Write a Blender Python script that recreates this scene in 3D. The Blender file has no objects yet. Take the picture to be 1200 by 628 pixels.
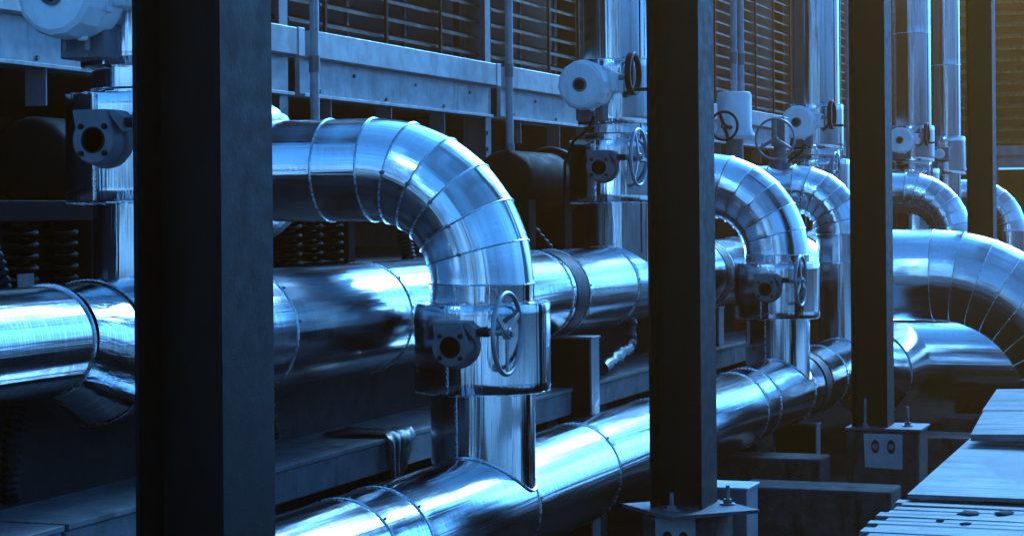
import bpy, math, random
from mathutils import Vector, Matrix
R_ = math.radians
random.seed(7)
sc = bpy.context.scene
COL = sc.collection
# ------------------------------------------------------------------ camera
CAM_H = 2.5
cam = bpy.data.cameras.new('camera'); camo = bpy.data.objects.new('camera', cam); COL.objects.link(camo)
cam.sensor_width = 36; cam.lens = 72; cam.clip_end = 2000; cam.clip_start = .05
cam.shift_y = -69 / 1200
a = math.atan2(875, 2400); th = .0083
fw = Vector((math.cos(a), math.sin(a), 0)); rt = Vector((math.sin(a), -math.cos(a), 0)); up = Vector((0, 0, 1))
r2 = rt * math.cos(th) - up * math.sin(th); u2 = up * math.cos(th) + rt * math.sin(th)
m = Matrix((r2, u2, -fw)).transposed().to_4x4(); m.translation = (0, 0, CAM_H)
camo.matrix_world = m
sc.camera = camo
# ------------------------------------------------------------------ sky and sun
SUN_AZ = R_(98)          # clockwise from +Y, so +X is 90
SUN_EL = R_(31)
w = bpy.data.worlds.new('World'); sc.world = w; w.use_nodes = True
nt = w.node_tree; bg = nt.nodes['Background']
sky = nt.nodes.new('ShaderNodeTexSky'); sky.sky_type = 'NISHITA'; sky.sun_disc = False
sky.sun_elevation = SUN_EL; sky.sun_rotation = SUN_AZ
sky.air_density = 1.0; sky.dust_density = 6.0; sky.ozone_density = 1.0
mx = nt.nodes.new('ShaderNodeMix'); mx.data_type = 'RGBA'; mx.blend_type = 'MULTIPLY'; mx.inputs[0].default_value = 1
mx.inputs[7].default_value = (.06, .36, 1.0, 1)
bw = nt.nodes.new('ShaderNodeHueSaturation'); bw.inputs['Saturation'].default_value = .15      # hazy white sky seen through the photograph's blue tone
nt.links.new(sky.outputs[0], bw.inputs['Color'])
nt.links.new(bw.outputs[0], mx.inputs[6]); nt.links.new(mx.outputs[2], bg.inputs[0])
bg.inputs[1].default_value = .14
sl = bpy.data.lights.new('sun', 'SUN'); so = bpy.data.objects.new('sun', sl); COL.objects.link(so)
sl.energy = 2.2; sl.angle = R_(21); sl.color = (.26, .60, 1.0)
sd = Vector((math.sin(SUN_AZ) * math.cos(SUN_EL), math.cos(SUN_AZ) * math.cos(SUN_EL), math.sin(SUN_EL)))
so.rotation_euler = sd.to_track_quat('Z', 'Y').to_euler(); so.location = (10, -10, 30)
vs = sc.view_settings; vs.view_transform = 'Standard'; vs.look = 'None'; vs.gamma = 1; vs.exposure = 2.15; vs.use_curve_mapping = False
sc.render.engine = 'CYCLES'
sc.cycles.max_bounces = 8; sc.cycles.glossy_bounces = 5; sc.cycles.diffuse_bounces = 3; sc.cycles.volume_bounces = 0
# ------------------------------------------------------------------ materials
def newmat(name):
    mt = bpy.data.materials.new(name); mt.use_nodes = True
    return mt, mt.node_tree, mt.node_tree.nodes['Principled BSDF']
def noise(nt, vec, scale, detail=4, rough=.55, dist=0):
    n = nt.nodes.new('ShaderNodeTexNoise'); n.inputs['Scale'].default_value = 1
    n.inputs['Detail'].default_value = detail; n.inputs['Roughness'].default_value = rough; n.inputs['Distortion'].default_value = dist
    mp = nt.nodes.new('ShaderNodeMapping'); mp.inputs['Scale'].default_value = scale if hasattr(scale, '__len__') else (scale,) * 3
    nt.links.new(vec, mp.inputs['Vector']); nt.links.new(mp.outputs[0], n.inputs['Vector'])
    return n.outputs['Fac']
def ramp(nt, fac, stops):
    r = nt.nodes.new('ShaderNodeValToRGB'); el = r.color_ramp.elements
    while len(el) > 1: el.remove(el[-1])
    for i, (p, c) in enumerate(stops):
        e = el[0] if i == 0 else el.new(p)
        e.position = p; e.color = (c, c, c, 1) if not hasattr(c, '__len__') else (*c, 1)
    nt.links.new(fac, r.inputs[0]); return r.outputs[0]
def bump(nt, h, dist, strength=1, prev=None):
    b = nt.nodes.new('ShaderNodeBump'); b.inputs['Distance'].default_value = dist; b.inputs['Strength'].default_value = strength
    nt.links.new(h, b.inputs['Height'])
    if prev: nt.links.new(prev, b.inputs['Normal'])
    return b.outputs[0]
def mixc(nt, fac, c1, c2, mode='MIX'):
    x = nt.nodes.new('ShaderNodeMix'); x.data_type = 'RGBA'; x.blend_type = mode
    if hasattr(fac, 'links'): nt.links.new(fac, x.inputs[0])
    else: x.inputs[0].default_value = fac
    for i, c in ((6, c1), (7, c2)):
        if hasattr(c, 'links'): nt.links.new(c, x.inputs[i])
        else: x.inputs[i].default_value = (*c, 1)
    return x.outputs[2]
def objvec(nt):
    """object coordinates shifted by a per-object random amount"""
    tc = nt.nodes.new('ShaderNodeTexCoord'); oi = nt.nodes.new('ShaderNodeObjectInfo')
    ma = nt.nodes.new('ShaderNodeVectorMath'); ma.operation = 'MULTIPLY_ADD'
    nt.links.new(oi.outputs['Random'], ma.inputs[0]); ma.inputs[1].default_value = (13, 17, 11)
    nt.links.new(tc.outputs['Object'], ma.inputs[2])
    return ma.outputs[0], oi.outputs['Random']
def cladding(name, base=(.78, .79, .81), r0=.08, r1=.24, streak=1.0, scr=.5):
    mt, nt, p = newmat(name)
    at = nt.nodes.new('ShaderNodeAttribute'); at.attribute_name = 'pc'
    oi = nt.nodes.new('ShaderNodeObjectInfo')
    ma = nt.nodes.new('ShaderNodeVectorMath'); ma.operation = 'MULTIPLY_ADD'
    nt.links.new(oi.outputs['Random'], ma.inputs[0]); ma.inputs[1].default_value = (13, 17, 11); nt.links.new(at.outputs['Vector'], ma.inputs[2])
    v = ma.outputs[0]
    sheet = ramp(nt, oi.outputs['Random'], [(0, .86), (1, 1.0)])
    grime = ramp(nt, noise(nt, v, (7, 7, 1.0), 6, .65), [(.30, .72), (.55, 1.0)])
    col = mixc(nt, 1, mixc(nt, 1, base, grime, 'MULTIPLY'), sheet, 'MULTIPLY')
    sc_ = ramp(nt, noise(nt, v, (4, 5, 85), 3, .6, .2), [(.50, 0), (.64, scr)])        # hair scratches round the pipe
    col = mixc(nt, sc_, col, tuple(min(.9, c * 1.45) for c in base))
    nt.links.new(col, p.inputs['Base Color'])
    p.inputs['Metallic'].default_value = 1
    rr = ramp(nt, noise(nt, v, (10, 10, .8), 7, .7), [(.3, r0), (.7, r1)])
    nt.links.new(rr, p.inputs['Roughness'])
    b = bump(nt, noise(nt, v, (24, 24, .30), 3, .55, .3), .006 * streak, .55)
    b = bump(nt, noise(nt, v, (5.0, 5.0, .30), 1, .5), .010, .22, b)
    b = bump(nt, noise(nt, v, (6, 8, 70), 3, .6), .0009, .30 * scr, b)
    nt.links.new(b, p.inputs['Normal'])
    return mt
def solid(name, base, rough=.6, metal=0, var=.25, scale=6, bumpd=.002, spec=.5, stain=None, bscale=40):
    mt, nt, p = newmat(name)
    v, rnd = objvec(nt)
    f = ramp(nt, noise(nt, v, scale, 6, .65), [(.3, 1 - var), (.7, 1 + var * .4)])
    col = mixc(nt, 1, base, f, 'MULTIPLY')
    if stain:
        s = ramp(nt, noise(nt, v, (scale * .9, scale * .9, scale * .25), 5, .7, .4), [(.54, 0), (.66, 1)])
        col = mixc(nt, s, col, stain)
    nt.links.new(col, p.inputs['Base Color'])
    p.inputs['Metallic'].default_value = metal; p.inputs['Specular IOR Level'].default_value = spec
    rr = ramp(nt, noise(nt, v, scale * 3, 4), [(.3, max(.05, rough - .12)), (.7, min(1, rough + .12))])
    nt.links.new(rr, p.inputs['Roughness'])
    if bumpd: nt.links.new(bump(nt, noise(nt, v, bscale, 5, .6), bumpd, .6), p.inputs['Normal'])
    return mt
M = {}
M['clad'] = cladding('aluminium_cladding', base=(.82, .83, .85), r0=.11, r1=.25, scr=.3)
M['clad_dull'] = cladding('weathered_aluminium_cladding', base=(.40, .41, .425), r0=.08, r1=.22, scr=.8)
M['clad_smooth'] = cladding('polished_cladding', r0=.07, r1=.17, streak=1.5, scr=.15)
M['bead'] = solid('aluminium_bead', (.70, .71, .73), .28, 1, .15, 20, .0006)
M['foil'] = solid('crinkled_foil', (.24, .25, .27), .40, 1, .2, 30, .004, bscale=26)
M['dull_foil'] = solid('dull_foil_wrap', (.07, .072, .076), .42, .6, .5, 20, .004, .4, bscale=26)
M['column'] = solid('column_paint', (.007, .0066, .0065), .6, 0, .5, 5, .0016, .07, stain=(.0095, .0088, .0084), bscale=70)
M['black'] = solid('black_rubber', (.006, .006, .006), .55, 0, .3, 8, .001, .15)
M['sleeper'] = solid('weathered_sleeper', (.13, .13, .135), .75, 0, .45, 5, .004, .15, stain=(.055, .055, .055))
M['end_louvre'] = solid('glow_tinted_louvre', (.24, .125, .05), .55, 0, .3, 4, .0008)  # warm corner glow put into this lighter, browner louvre colour
M['galv'] = solid('galvanised_steel', (.36, .37, .38), .5, .15, .35, 5, .0015, .4, stain=(.22, .215, .21))
M['post'] = solid('grey_steel', (.15, .15, .16), .5, .3, .3, 4, .001)
M['louvre'] = solid('brown_louvre_paint', (.036, .024, .017), .75, 0, .3, 4, .0008, .06)
M['louvre_back'] = solid('dark_mesh', (.02, .016, .013), .7, 0, .5, 30, .003)
M['dark'] = solid('shade_black', (.0035, .0035, .004), .7, 0, .4, 4, .001, .03)  # near-black base puts the shade under the units into the colour
M['casing'] = solid('unit_casing', (.03, .028, .028), .6, 0, .3, 2, .001)
M['white'] = solid('white_cast_paint', (.80, .80, .81), .35, 0, .10, 5, .0008, .5, stain=(.60, .60, .61))
M['gear'] = solid('grey_gearbox_paint', (.13, .133, .145), .45, 0, .25, 10, .0012)
M['wheelgrey'] = solid('grey_wheel_steel', (.30, .31, .33), .4, .6, .35, 12, .001)
M['steel'] = solid('dull_steel', (.20, .20, .21), .5, .5, .35, 10, .0012, stain=(.13, .12, .11))
M['plate'] = solid('dull_base_plate', (.075, .075, .078), .6, .2, .4, 8, .0015, .3)
M['concrete'] = solid('concrete', (.055, .055, .054), .9, 0, .7, 6, .012, .05, stain=(.012, .012, .012), bscale=22)
M['concrete_dark'] = solid('dark_concrete', (.020, .020, .021), .8, 0, .5, 3, .004, .15)  # darker copy of the concrete, almost black
M['ground'] = solid('ground_slab', (.014, .014, .014), .95, 0, .5, 1.2, .006, .0, stain=(.012, .012, .012), bscale=18)
M['added_road'] = solid('added_road_concrete', (.36, .36, .35), .8, 0, .25, .8, .004, .3, stain=(.25, .25, .245), bscale=18)  # pale surface of the added road, there for the reflections
M['building'] = solid('building_panels', (.42, .42, .41), .7, 0, .3, .6, .002)
M['sheetmetal'] = solid('torn_plastic', (.035, .035, .037), .5, 0, .3, 20, .002)
def woodmat(name, base, wet):
    mt, nt, p = newmat(name)
    v, rnd = objvec(nt)
    g = ramp(nt, noise(nt, v, (13, .8, 13), 5, .62, .9), [(.38, .22), (.54, 1.1)])
    col = mixc(nt, 1, base, g, 'MULTIPLY')
    tc = nt.nodes.new('ShaderNodeTexCoord')
    if wet:
        gm = nt.nodes.new('ShaderNodeMapping'); gm.inputs['Location'].default_value = (-.10, .42, 0); gm.inputs['Scale'].default_value = (.75, 1.05, 1)
        gr = nt.nodes.new('ShaderNodeTexGradient'); gr.gradient_type = 'SPHERICAL'
        nt.links.new(tc.outputs['Object'], gm.inputs[0]); nt.links.new(gm.outputs[0], gr.inputs[0])
        ad = nt.nodes.new('ShaderNodeMath'); ad.operation = 'MULTIPLY_ADD'; ad.inputs[1].default_value = .35
        nt.links.new(noise(nt, tc.outputs['Object'], (3, 4, 1), 6, .6, .3), ad.inputs[0]); nt.links.new(gr.outputs['Fac'], ad.inputs[2])
        s = ramp(nt, ad.outputs[0], [(.30, 0), (.34, 1)])
        col = mixc(nt, s, col, tuple(c * .42 for c in base))
    big = ramp(nt, noise(nt, v, (2.2, 1.3, 2), 6, .7, .6), [(.36, .45), (.62, 1.0)])
    col = mixc(nt, 1, col, big, 'MULTIPLY')
    d = ramp(nt, noise(nt, v, 7, 8, .75), [(.50, 0), (.66, .85)])
    col = mixc(nt, d, col, tuple(c * .35 for c in base))
    nt.links.new(col, p.inputs['Base Color']); p.inputs['Roughness'].default_value = .7
    nt.links.new(bump(nt, noise(nt, v, (60, 4, 60), 5, .6), .003, .7), p.inputs['Normal'])
    return mt
M['plank'] = woodmat('grey_planks', (.25, .238, .22), False)
M['ply'] = woodmat('plywood', (.25, .238, .22), True)
# ------------------------------------------------------------------ mesh builder
def frame(ax):
    ax = Vector(ax).normalized()
    h = Vector((0, 0, 1)) if abs(ax.z) < .9 else Vector((1, 0, 0))
    e1 = ax.cross(h).normalized(); e2 = ax.cross(e1).normalized()
    return ax, e1, e2
class MB:
    def __init__(s): s.v = []; s.f = []; s.pc = []
    def add(s, vs, fs, pc=None):
        o = len(s.v); s.v += [tuple(x) for x in vs]; s.f += [tuple(i + o for i in f) for f in fs]
        s.pc += [tuple(x) for x in (pc or vs)]; return s
    def box(s, x0, x1, y0, y1, z0, z1):
        v = [(x, y, z) for x in (x0, x1) for y in (y0, y1) for z in (z0, z1)]
        return s.add(v, [(0, 1, 3, 2), (4, 6, 7, 5), (0, 4, 5, 1), (2, 3, 7, 6), (0, 2, 6, 4), (1, 5, 7, 3)])
    def prism(s, pts, vec):
        n = len(pts); vec = Vector(vec); pts = [Vector(p) for p in pts]
        v = pts + [p + vec for p in pts]
        return s.add(v, [tuple(range(n - 1, -1, -1)), tuple(range(n, 2 * n))] + [(i, (i + 1) % n, n + (i + 1) % n, n + i) for i in range(n)])
    def lathe(s, p, ax, prof, n=32, cap=True, ph=0):
        """prof: list of (distance along axis, radius)"""
        p = Vector(p); ax, e1, e2 = frame(ax); v = []; pc = []; f = []
        for d, r in prof:
            for i in range(n):
                t = 2 * math.pi * i / n + ph
                v.append(p + ax * d + e1 * (r * math.cos(t)) + e2 * (r * math.sin(t))); pc.append((r * math.cos(t), r * math.sin(t), d))
        for k in range(len(prof) - 1):
            for i in range(n):
                j = (i + 1) % n; f.append((k * n + i, k * n + j, (k + 1) * n + j, (k + 1) * n + i))
        if cap:
            f.append(tuple(range(n - 1, -1, -1))); f.append(tuple((len(prof) - 1) * n + i for i in range(n)))
        return s.add(v, f, pc)
    def cyl(s, p, q, r, n=16, r2=None, cap=True):
        d = Vector(q) - Vector(p)
        return s.lathe(p, d, [(0, r), (d.length, r if r2 is None else r2)], n, cap)
    def ring(s, c, ax, R, r, n=48, k=8):
        c = Vector(c); ax, e1, e2 = frame(ax); v = []; f = []
        for i in range(n):
            t = 2 * math.pi * i / n; d = e1 * math.cos(t) + e2 * math.sin(t)
            for j in range(k):
                b = 2 * math.pi * j / k; v.append(c + d * (R + r * math.cos(b)) + ax * (r * math.sin(b)))
        for i in range(n):
            for j in range(k):
                i2, j2 = (i + 1) % n, (j + 1) % k
                f.append((i * k + j, i2 * k + j, i2 * k + j2, i * k + j2))
        return s.add(v, f)
    def tube(s, pts, r, n=8, cap=True):
        pts = [Vector(p) for p in pts]; v = []; f = []; e1 = None; L = 0; pc = []
        for i, p in enumerate(pts):
            d = (pts[min(i + 1, len(pts) - 1)] - pts[max(i - 1, 0)]).normalized()
            if e1 is None: _, e1, _e = frame(d)
            e1 = (e1 - d * e1.dot(d)).normalized(); e2 = d.cross(e1)
            if i: L += (p - pts[i - 1]).length
            rr = r[i] if hasattr(r, '__len__') else r
            for j in range(n):
                t = 2 * math.pi * j / n; v.append(p + e1 * (rr * math.cos(t)) + e2 * (rr * math.sin(t))); pc.append((rr * math.cos(t), rr * math.sin(t), L))
        for i in range(len(pts) - 1):
            for j in range(n):
                j2 = (j + 1) % n; f.append((i * n + j, i * n + j2, (i + 1) * n + j2, (i + 1) * n + j))
        if cap: f.append(tuple(range(n - 1, -1, -1))); f.append(tuple((len(pts) - 1) * n + j for j in range(n)))
        return s.add(v, f, pc)
    def build(s, name, mat, parent=None, bevel=0, ang=38, origin=None):
        """linked as ONE mesh; coordinates are given in the frame of the thing (its Empty) or of the world"""
        o0 = Vector(origin) if origin else Vector((0, 0, 0))
        me = bpy.data.meshes.new(name); me.from_pydata([tuple(Vector(p) - o0) for p in s.v], [], s.f)
        at = me.attributes.new('pc', 'FLOAT_VECTOR', 'POINT'); at.data.foreach_set('vector', [c for p in s.pc for c in p])
        me.materials.append(M[mat])
        me.polygons.foreach_set('use_smooth', [True] * len(me.polygons)); me.set_sharp_from_angle(angle=R_(ang))
        me.update()
        o = bpy.data.objects.new(name, me); COL.objects.link(o); o.location = o0
        if parent: o.parent = parent
        if bevel:
            b = o.modifiers.new('bevel', 'BEVEL'); b.width = bevel; b.segments = 2; b.limit_method = 'ANGLE'; b.angle_limit = R_(40)
        return o
def tag(o, label, cat, group=None):
    o['label'] = label; o['category'] = cat
    if group: o['group'] = group
    return o
def thing(name, label, cat, loc=(0, 0, 0), group=None):
    o = bpy.data.objects.new(name, None); COL.objects.link(o); o.location = loc; o.empty_display_size = .1
    return tag(o, label, cat, group)
CH = {}
def copy_tree(o, parent=None):
    c = o.copy(); COL.objects.link(c); c.parent = parent
    for ch in [x for x in list(o.children)]: copy_tree(ch, c)
    return c
def place(proto, state, loc, label):
    o = proto if not state else copy_tree(proto)
    state.append(1); o.location = loc; o['label'] = label
    for ch in o.children:
        if ch.name.startswith('handwheel') and len(ch.children): ch.rotation_euler = (0, .9 * len(state), 0)
    return o
V = Vector
# ------------------------------------------------------------------ ground and platforms (the setting)
def structure(o): o['kind'] = 'structure'; return o
g = MB(); g.add([(-45, -45, 0), (62, -45, 0), (62, 30, 0), (-45, 30, 0)], [(0, 1, 2, 3)])
structure(g.build('ground', 'ground'))
added_road = MB().box(-44, 61, -16.9, -1.2, -.2, .004); structure(added_road.build('added_road', 'added_road'))  # unseen road added to brighten the riser reflections
plinth = MB().box(4, 20.5, 5.06, 12, 0, 2.10)
structure(plinth.build('equipment_platform', 'concrete_dark', bevel=.02))
# ------------------------------------------------------------------ pipe helpers
def sheet(p, q, R, seed, n=96, lap=.003, wob=.0010, r_end=None):
    """one wrapped sheet of cladding: slightly out of round, its far edge lapped over the next"""
    rnd = random.Random(seed); mb = MB(); p = V(p); d = V(q) - p; L = d.length
    ph = [(rnd.randint(2, 7), rnd.uniform(0, 6.28), rnd.uniform(.4, 2.2), rnd.uniform(.3, 1)) for _ in range(5)]
    k = max(2, int(L / .06)); ax, e1, e2 = frame(d); v = []; pc = []; f = []
    for i in range(k + 1):
        s_ = L * i / k
        r0 = R if r_end is None else R + (r_end - R) * i / k
        for j in range(n):
            t = 2 * math.pi * j / n
            r = r0 + wob * sum(am * math.sin(c * t + o + w_ * s_ * 2) for c, o, w_, am in ph) * .5 + (lap if i == 0 else 0)
            v.append(p + ax * s_ + e1 * (r * math.cos(t)) + e2 * (r * math.sin(t))); pc.append((r0 * math.cos(t), r0 * math.sin(t), s_))
    for i in range(k):
        for j in range(n):
            j2 = (j + 1) % n; f.append((i * n + j, i * n + j2, (i + 1) * n + j2, (i + 1) * n + j))
    mb.add(v, f, pc); return mb
def run(root, p, q, cuts, R, seed, beads=True, mat='clad', o=(0, 0, 0), n=96, capped=False):
    """straight run cut into sheets at the given distances from p, a raised bead over every joint"""
    p = V(p) - V(o); q = V(q) - V(o); d = (q - p); L = d.length; d.normalize()
    st = [0] + [c for c in sorted(cuts) if 0 < c < L] + [L]
    for i in range(len(st) - 1):
        sheet(p + d * st[i], p + d * st[i + 1], R, seed + i, n).build('cladding_sheet', mat, root)
        if i and beads:
            MB().ring(p + d * st[i], d, R + .002, .0055, n, 6).build('seam_bead', 'bead', root)
            if abs(d.x) > .9 and p.x + st[i] + o[0] < 19: rivets(root, p + d * (st[i] + .03), d, R, [(-2.4 if abs(d.z) < .1 else 0) + q for q in (.25, .95, 1.6, 2.2)])
    if capped:
        MB().lathe(p, d, [(0, R - .004), (.01, R - .004)], 48).build('end_plate', 'clad', root)
        MB().lathe(q - d * .01, d, [(0, R - .004), (.01, R - .004)], 48).build('end_plate', 'clad', root)
def elbow(root, C, ea, eb, Rb, R, n, seed, mat='clad', seg=96, ang=90, beads=True):
    """segmented (lobster-back) bend of n gores around centre C"""
    C, ea, eb = V(C), V(ea), V(eb); bn = ea.cross(eb)
    rings = []
    for k in range(n + 1):
        ph = R_(ang) * k / n; rd = ea * math.cos(ph) + eb * math.sin(ph); tg = eb * math.cos(ph) - ea * math.sin(ph)
        rings.append((C + rd * Rb, rd, tg, ph))
    for k in range(n):
        rnd = random.Random(seed + k); v = []; pc = []; f = []; sub = 5
        dr = rnd.uniform(-.001, .001)
        for i in range(sub + 1):
            t_ = i / sub
            phi = rings[k][3] + (rings[k + 1][3] - rings[k][3]) * t_
            c = rings[k][0].lerp(rings[k + 1][0], t_) * .35 + (C + (ea * math.cos(phi) + eb * math.sin(phi)) * Rb) * .65
            rdp = ea * math.cos(phi) + eb * math.sin(phi)
            for j in range(seg):
                t = 2 * math.pi * j / seg
                a0 = rings[k][1] * math.cos(t) + bn * math.sin(t); a1 = rings[k + 1][1] * math.cos(t) + bn * math.sin(t)
                v.append(c + ((a0 * (1 - t_) + a1 * t_) * .35 + (rdp * math.cos(t) + bn * math.sin(t)) * .65) * (R + dr + (.002 if i == 0 else 0)))
                pc.append((R * math.cos(t), R * math.sin(t), Rb * (rings[k][3] + (rings[k + 1][3] - rings[k][3]) * t_)))
        for i in range(sub):
            for j in range(seg):
                j2 = (j + 1) % seg; f.append((i * seg + j, i * seg + j2, (i + 1) * seg + j2, (i + 1) * seg + j))
        mb = MB(); mb.add(v, f, pc); mb.build('elbow_gore', mat, root)
    if beads:
        for k in range(n + 1):
            MB().ring(rings[k][0], rings[k][2], R + .002, .0055, seg, 6).build('seam_bead', 'bead', root)
def rivets(root, c, ax, R, ths):
    for t in ths:
        ax_, e1, e2 = frame(ax); d = e1 * math.cos(t) + e2 * math.sin(t)
        MB().lathe(V(c) + d * (R - .002), d, [(0, .009), (.010, .007), (.013, .003)], 10).build('rivet', 'steel', root)
# ------------------------------------------------------------------ front and rear main pipes
FY, FZ, FR = 4.0, .86, .309
RY, RZ, RR = 4.72, 1.90, .308
HX, HZ, HR = 24.05, .68, .46            # where the front main turns towards the camera side
fr = thing('insulated_pipe', 'lower main pipe in aluminium cladding behind the columns, turning right at its far end', 'pipe', (5, FY, FZ))
o = (5, FY, FZ)
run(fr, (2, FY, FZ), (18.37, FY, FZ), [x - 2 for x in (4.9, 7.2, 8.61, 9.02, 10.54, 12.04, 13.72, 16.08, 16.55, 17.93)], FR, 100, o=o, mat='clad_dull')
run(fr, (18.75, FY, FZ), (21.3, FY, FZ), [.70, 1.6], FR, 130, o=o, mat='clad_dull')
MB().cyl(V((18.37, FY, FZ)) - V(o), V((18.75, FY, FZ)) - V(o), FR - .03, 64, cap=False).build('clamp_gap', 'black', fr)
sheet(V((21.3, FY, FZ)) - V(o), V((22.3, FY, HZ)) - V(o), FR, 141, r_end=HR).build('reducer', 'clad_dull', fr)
def mitre(root, p, c, q, R, o, seed):
    """two straight runs meeting in a mitre at c"""
    p, c, q = V(p) - V(o), V(c) - V(o), V(q) - V(o); n = 96
    d1 = (c - p).normalized(); d2 = (q - c).normalized(); nn = (d1 + d2).normalized()
    for s_, (st, d, name) in enumerate(((p, d1, 'cladding_sheet'), (q, -d2, 'cladding_sheet'))):
        ax, e1, e2 = frame(d); L = (c - st).length; K = max(4, int(L / .1)); v = []; pc = []; f = []
        for i in range(K + 1):
            for j in range(n):
                t = 2 * math.pi * j / n; off = e1 * (R * math.cos(t)) + e2 * (R * math.sin(t))
                Lj = L + (-off.dot(nn) / ax.dot(nn)); v.append(st + off + ax * (Lj * i / K)); pc.append((R * math.cos(t), R * math.sin(t), Lj * i / K))
        for i in range(K):
            for j in range(n):
                j2 = (j + 1) % n; f.append((i * n + j, i * n + j2, (i + 1) * n + j2, (i + 1) * n + j))
        mb = MB(); mb.add(v, f, pc); mb.build(name, 'clad', root)
    MB().ring(p, d1, R + .003, .0075, n, 6).build('seam_bead', 'bead', root)
mitre(fr, (22.3, FY, HZ), (HX, FY, HZ), (HX, -3, HZ), HR, o, 5)
rivets(fr, V((HX, 2.85, HZ)) - V(o), (0, 1, 0), HR, [2.2, 3.6])
re = thing('insulated_pipe', 'upper main pipe in aluminium cladding behind the valves, thinner at its left end', 'pipe', (8, RY, RZ))
o = (8, RY, RZ)
SR = .225; SZ = RZ + RR - SR - .005
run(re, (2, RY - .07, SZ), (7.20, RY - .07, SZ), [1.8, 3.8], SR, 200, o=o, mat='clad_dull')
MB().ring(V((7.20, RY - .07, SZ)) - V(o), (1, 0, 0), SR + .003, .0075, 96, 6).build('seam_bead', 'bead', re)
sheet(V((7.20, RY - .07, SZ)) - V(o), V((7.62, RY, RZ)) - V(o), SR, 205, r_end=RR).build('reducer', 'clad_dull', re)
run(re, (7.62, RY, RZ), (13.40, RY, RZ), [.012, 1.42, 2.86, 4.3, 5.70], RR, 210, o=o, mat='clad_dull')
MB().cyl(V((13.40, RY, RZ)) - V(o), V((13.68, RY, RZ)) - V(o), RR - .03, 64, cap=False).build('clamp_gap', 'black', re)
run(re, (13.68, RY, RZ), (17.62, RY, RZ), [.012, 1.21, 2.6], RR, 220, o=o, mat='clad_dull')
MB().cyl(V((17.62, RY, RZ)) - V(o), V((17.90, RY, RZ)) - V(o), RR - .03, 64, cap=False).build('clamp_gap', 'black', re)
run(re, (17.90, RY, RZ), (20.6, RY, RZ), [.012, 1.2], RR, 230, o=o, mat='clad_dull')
BX, BZ, BR, BS = 22.55, 1.745, .495, 3.32          # big branch towards the camera side
sheet(V((20.6, RY, RZ)) - V(o), V((21.5, RY, BZ)) - V(o), RR, 241, r_end=BR).build('reducer', 'clad', re)
mitre(re, (21.5, RY, BZ), (BX, RY, BZ), (BX, BS, BZ), BR, o, 6)
BB = 1.45
elbow(re, V((BX, BS, BZ - BB)) - V(o), (0, 0, 1), (0, -1, 0), BB, BR, 9, 250)
run(re, (BX, BS - BB, BZ - BB), (BX, BS - BB, 0.0), [], BR, 260, o=o)
for yy in (3.62, 3.35, 3.13): rivets(re, V((BX, yy, BZ)) - V(o), (0, 1, 0), BR, [1.45, 4.7])
# ------------------------------------------------------------------ risers with segmented elbows
def riser(X, ZA, Rb, R, n, yend, label, seed, foil=False, lap=True, seamz=(), gapz=None):
    t = thing('elbow_pipe', label, 'pipe', (X, FY, 0), 'clad risers bending over the upper main pipe')
    zt = ZA - Rb
    run(t, (0, 0, FZ + .12), (0, 0, zt), list(seamz), R, seed, mat='clad_smooth')
    elbow(t, (0, Rb, zt), (0, -1, 0), (0, 0, 1), Rb, R, n, seed + 20)
    run(t, (0, Rb, ZA), (0, yend - FY, ZA), [.27], R, seed + 40)
    if lap:
        MB().box(-R * .985 - .006, -R * .985 + .006, R * .165 - .005, R * .165 + .005, FZ + .30, zt).build('lap_seam', 'bead', t)
        MB().box(-R - .004, -R + .004, Rb + .27, yend - FY, ZA - .006, ZA + .006).build('lap_seam', 'bead', t)
    sp = []
    for i in range(73):
        q = 2 * math.pi * i / 72; y = (R + .004) * math.sin(q)
        sp.append(((R + .004) * math.cos(q), y, FZ + math.sqrt(max(1e-4, (FR + .003) ** 2 - y * y))))
    MB().tube(sp, .008, 6, cap=False).build('saddle_bead', 'bead', t)
    for k in range(1, n):
        ph = R_(90) * k / n
        c = V((0, Rb - Rb * math.cos(ph), zt + Rb * math.sin(ph)))
        MB().lathe(c + V((-R - .006, 0, 0)), (-1, 0, 0), [(0, .011), (.010, .011), (.014, .006)], 8).build('clip', 'steel', t)
    if foil:
        mb = MB(); v = []; f = []; N = 72; prof = [(0, R), (.02, .35), (.07, .378), (.13, .370), (.17, .335), (.19, R)]
        for k, (d, r) in enumerate(prof):
            for i in range(N):
                tt = 2 * math.pi * i / N; rr = r + (.007 * (1 if i % 4 < 2 else -1) if 0 < k < 5 else 0) * random.uniform(.6, 1.1)
                v.append((rr * math.cos(tt), 5.23 - FY + d, ZA + rr * math.sin(tt)))
        for k in range(len(prof) - 1):
            for i in range(N):
                j = (i + 1) % N; f.append((k * N + i, k * N + j, (k + 1) * N + j, (k + 1) * N + i))
        mb.add(v, f); mb.build('foil_flange_cover', 'foil', t, ang=50)
    return t
riser(10.48, 2.725, .63, .287, 6, 6.12, 'large shiny elbow pipe in the middle of the picture, segments bending down to a valve', 300, True, seamz=(1.20,))
riser(17.79, 2.70, .62, .282, 6, 5.62, 'segmented elbow pipe between the second and third columns, above a valve box', 400, True, seamz=(1.20,))
riser(20.75, 2.68, .46, .245, 6, 5.75, 'slimmer elbow pipe without valve box just left of the third column', 500, lap=False, seamz=(.95, 1.25))
riser(28.70, 2.68, .60, .285, 7, 5.75, 'far elbow pipe seen just right of the third column', 600, lap=False, seamz=(1.2,))
riser(35.70, 2.66, .60, .285, 7, 5.75, 'farthest elbow pipe at the right edge beyond the last column', 700, lap=False, seamz=(1.2,))
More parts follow.
